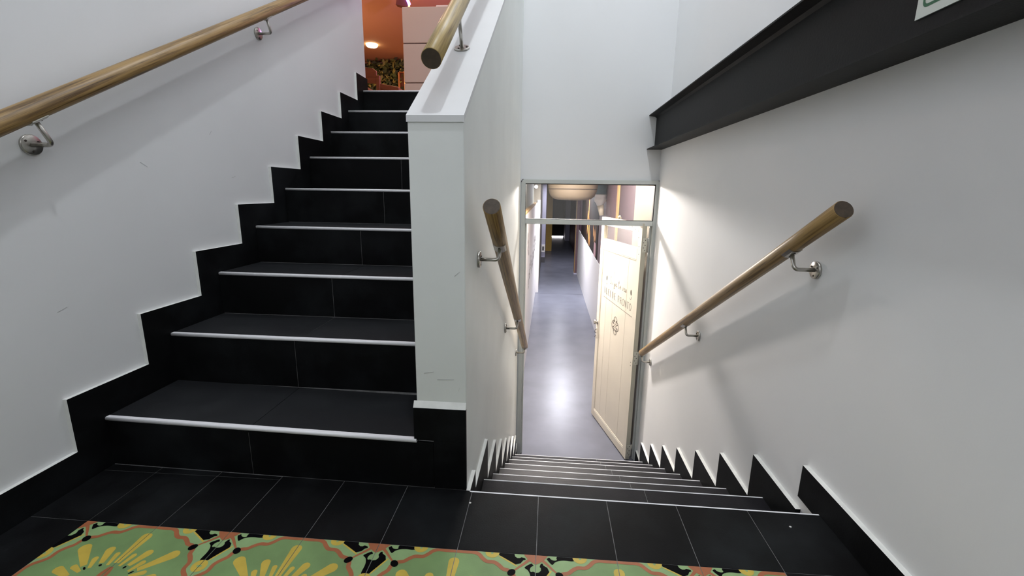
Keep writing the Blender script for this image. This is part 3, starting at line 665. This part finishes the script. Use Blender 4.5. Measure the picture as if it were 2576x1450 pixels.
# wall decals (a butterfly and columns of lettering seen at a glancing angle)
wd = tag(empty('wall_decal', (.10, 4.6, -.4)), 'dark brown lettering decal on the white corridor wall at left', 'decal')
def decal(y, z, w, h, a=0):
    pp = ell(y, z, w/2, h/2, a, 8); o = keep(B().prism(pp, 'x', .1, .1012).build('decal_stroke', INK), wd)
for (y, z, w, h, a) in ((4.56, .33, .10, .10, .5), (4.62, .25, .16, .07, -.3), (4.66, .17, .12, .08, .3), (4.72, .10, .18, .06, -.5)): decal(y, z, w, h, a)
for i in range(6): decal(4.95+.14*i, -.38+.045*i, .04, .16+.03*(i % 2), 0); decal(5.0+.14*i, -.38+.045*i-.06*(-1)**i, .10, .025, .2)
for i in range(8): decal(6.0+.26*i, -.32+.03*i, .07, .22+.05*(i % 3), 0); decal(6.1+.26*i, -.30+.03*i+.07*(-1)**i, .16, .035, .2)
for i in range(6): decal(7.0+.24*i, .02-.01*i, .08, .14, .3)
# big bowl shaped ceiling lamp
bo = tag(empty('ceiling_lamp', (.64, 5.0, CT)), 'large cream bowl lamp hanging from the corridor ceiling behind the transom', 'lamp')
keep(B().lathe([(.10, .785), (.19, .79), (.25, .805), (.295, .84), (.32, .90), (.335, .99), (.345, 1.10), (.335, 1.10), (.325, .99), (.28, .86), (.18, .81), (.05, .80)], 40, (.665, 5.0, 0)).build('shade', BONE), bo)
keep(B().lathe([(.3235, .925), (.3275, .928), (.3285, .934), (.3265, .938)], 40, (.665, 5.0, 0)).build('seam_band', mat('seam', (.05, .035, .025), .8)), bo)
keep(B().tube([(.665, 5.0, 1.08), (.665, 5.0, CT)], .012, 10).build('stem', STEEL), bo)
# sleeved pipe beside the lamp
pp = tag(empty('ceiling_pipe', (1.09, 5.6, CT)), 'hanging pipe with teal sleeve and white collars beside the bowl lamp', 'pipe')
keep(B().tube([(1.12, 5.6, CT), (1.115, 5.6, .85)], .075, 18).build('teal_sleeve', TEAL), pp)
keep(B().lathe([(.045, .70), (.06, .735), (.085, .765), (.09, .80), (.08, .815), (.082, .84), (.09, .85), (.085, .865)], 20, (1.105, 5.6, 0)).build('white_collar', CWALL), pp)
keep(B().tube([(1.108, 5.6, .72), (1.14, 5.6, .56)], [.05, .035], 14).build('lower_pipe', mat('pipe_beige', (.55, .48, .38), .7)), pp)

# ------------------------------------------------------------------ restaurant at the top of the stairs
RZ = 1.6157
struct(B().box(-4.5, XP0, 2.41, 10.6, RZ-.25, RZ).build('floor', RFLOOR))
struct(B().box(-4.5, .6, YE+.2, 10.6, 3.9, 4.0).build('ceiling', ORW))
struct(B().box(-4.5, .6, 10.3, 10.5, RZ, 3.9).build('wall_restaurant', ORW))
struct(B().box(.4, .6, YE+.2, 10.3, RZ, 3.9).build('wall_restaurant_right', PURPLEW))
struct(B().box(-4.6, -4.5, 2.2, 10.6, RZ, 3.9).build('wall_restaurant_left', ORW))
struct(B().box(-4.5, XLW-.15, 2.2, 2.335, RZ, 3.9).build('wall_restaurant_front', ORW))
struct(B().box(XLW-.15, XP0+.02, YE+.0, YE+.2, 3.75, ZTOP).build('trim_2', PAINT_END))
ctr = tag(empty('counter', (-.6, 3.5, RZ)), 'white panelled counter at the top of the stairs', 'counter')
for (z0, z1) in ((RZ, 1.937), (1.944, 2.298), (2.305, 2.625)):
    keep(B().box(-1.124, -.15, 3.5, 4.1, z0, z1).build('panel', CTR, bevel=.006), ctr)
keep(B().box(-1.115, -.16, 3.508, 4.09, RZ+.01, 2.6).build('core', mat('counter_gap', (.12, .08, .08), .8)), ctr)
tag(B().box(-.80, -.30, 3.55, 3.68, 2.626, 2.655).build('tray', mat('tray_white', (.9, .86, .82), .5), bevel=.006), 'slim white tray lying on top of the white counter', 'tray')
# wooden chair
ch = tag(empty('wooden_chair', (-2.0, 5.0, RZ)), 'brown wooden armchair with broad back in front of the plant wall', 'chair')
def cp(b, n): return keep(b.build(n, RWOOD, bevel=.006), ch)
cp(B().prism([(-2.31, 2.30), (-1.97, 2.26), (-1.97, 2.42), (-2.02, 2.45), (-2.31, 2.49)], 'y', 5.0, 5.03), 'backrest')
cp(B().box(-1.975, -1.925, 4.985, 5.03, RZ, 2.36), 'leg'); cp(B().box(-2.35, -2.305, 4.985, 5.03, RZ, 2.46), 'leg')
cp(B().box(-1.74, -1.695, 5.40, 5.44, RZ, 2.17), 'leg'); cp(B().box(-2.14, -2.095, 5.40, 5.44, RZ, 2.17), 'leg')
cp(B().prism([(-1.97, 2.27), (-1.68, 2.22), (-1.67, 2.16), (-1.97, 2.20)], 'y', 5.0, 5.42), 'armrest'); cp(B().prism([(-2.35, 2.27), (-2.10, 2.22), (-2.09, 2.16), (-2.35, 2.20)], 'y', 5.0, 5.42), 'armrest')
cp(B().box(-2.33, -1.72, 5.03, 5.43, 1.93, 1.97), 'seat')
# plant wall of many small leaves
LEAF = bpy.data.materials.new('plant_leaves'); LEAF.use_nodes = True; nt = LEAF.node_tree
g = nt.nodes.new('ShaderNodeNewGeometry'); rp = nt.nodes.new('ShaderNodeValToRGB'); e = rp.color_ramp.elements
e[0].color = (.015, .03, .008, 1); e[0].position = .1; e[1].color = (.42, .42, .10, 1); e[1].position = .97; x = e.new(.6); x.color = (.08, .13, .03, 1)
nt.links.new(g.outputs['Random Per Island'], rp.inputs[0]); nt.links.new(rp.outputs[0], nt.nodes['Principled BSDF'].inputs['Base Color']); nt.nodes['Principled BSDF'].inputs['Roughness'].default_value = .6
hw = tag(B().box(-4.4, -1.9, 10.2, 10.295, RZ, 3.84).build('plant_wall', mat('plant_backing', (.012, .016, .008), .9)), 'dense green plant wall under the orange ceiling at the back of the restaurant', 'plant wall')
b = B()
for i in range(2600):
    x, z = random.uniform(-4.1, -2.0), random.uniform(2.4, 3.88); y = 10.18-random.random()**2*.45*(1 if z < 3.6 else .6)
    l = random.uniform(.035, .08); a = random.uniform(0, 6.28); t = random.uniform(-.7, .7)
    u = Vector((math.cos(a), t*.6, math.sin(a))).normalized()*l; v = Vector((-math.sin(a), -.3, math.cos(a)))*l*.42; c = Vector((x, y, z)); n = len(b.v)
    b.v += [tuple(c-u), tuple(c+v), tuple(c+u), tuple(c-v)]; b.face((n, n+1, n+2, n+3))
lo = b.build('leaves', LEAF, hw); lo['kind'] = 'stuff'
# lit wooden niche on the plant wall
ni = tag(empty('wall_niche', (-2.95, 9.6, 3.1)), 'orange lit wooden box shelf hung on the plant wall beside the counter', 'shelf')
NB = mat('niche_wood', (.60, .28, .09), .5)
for (x0, x1, z0, z1, n) in ((-3.24, -3.21, 3.03, 3.57, 'side_board'), (-2.66, -2.63, 3.03, 3.57, 'side_board'), (-3.24, -2.63, 3.54, 3.57, 'top_board'), (-3.24, -2.63, 3.03, 3.06, 'bottom_board')):
    keep(B().box(x0, x1, 9.76, 9.85, z0, z1).build(n, NB), ni)
keep(B().box(-3.22, -2.65, 9.82, 9.85, 3.05, 3.55).build('back_board', mat('niche_back', (.10, .03, .012), .6)), ni)
keep(B().box(-3.10, -2.66, 9.77, 9.82, 3.06, 3.54).build('lit_panel', mat('niche_lit', (.9, .5, .2), .6, emit=(1, .42, .12), estr=.9)), ni)
# round ceiling downlight and hanging violet light
dl = tag(B().lathe([(.10, -.05), (.115, -.035), (.125, 0)], 28, (-3.52, 8.95, 3.9)).build('ceiling_light', GLOW), 'glowing round warm light on the orange ceiling', 'lamp')
nl = tag(empty('hanging_light', (-1.95, 6.4, 3.8)), 'small hanging lamp with a violet glow above the counter', 'lamp')
keep(B().tube([(-1.88, 6.4, 3.9), (-1.88, 6.4, 3.76)], .008, 8).build('cord', BLACK), nl)
keep(B().prism([(-2.10, 3.68), (-1.91, 3.64), (-1.90, 3.74), (-2.08, 3.76)], 'y', 6.3, 6.4).build('housing', mat('housing_brown', (.20, .09, .04), .6)), nl)
keep(B().tube([(-1.93, 6.29, 3.82), (-1.91, 6.29, 3.74), (-1.88, 6.29, 3.67)], .022, 10).build('violet_tube', BGLOW), nl)
lamp('violet_lamp', 'POINT', (-.7, 5.2, 3.3), 75, (.60, .42, 1.0), .05)
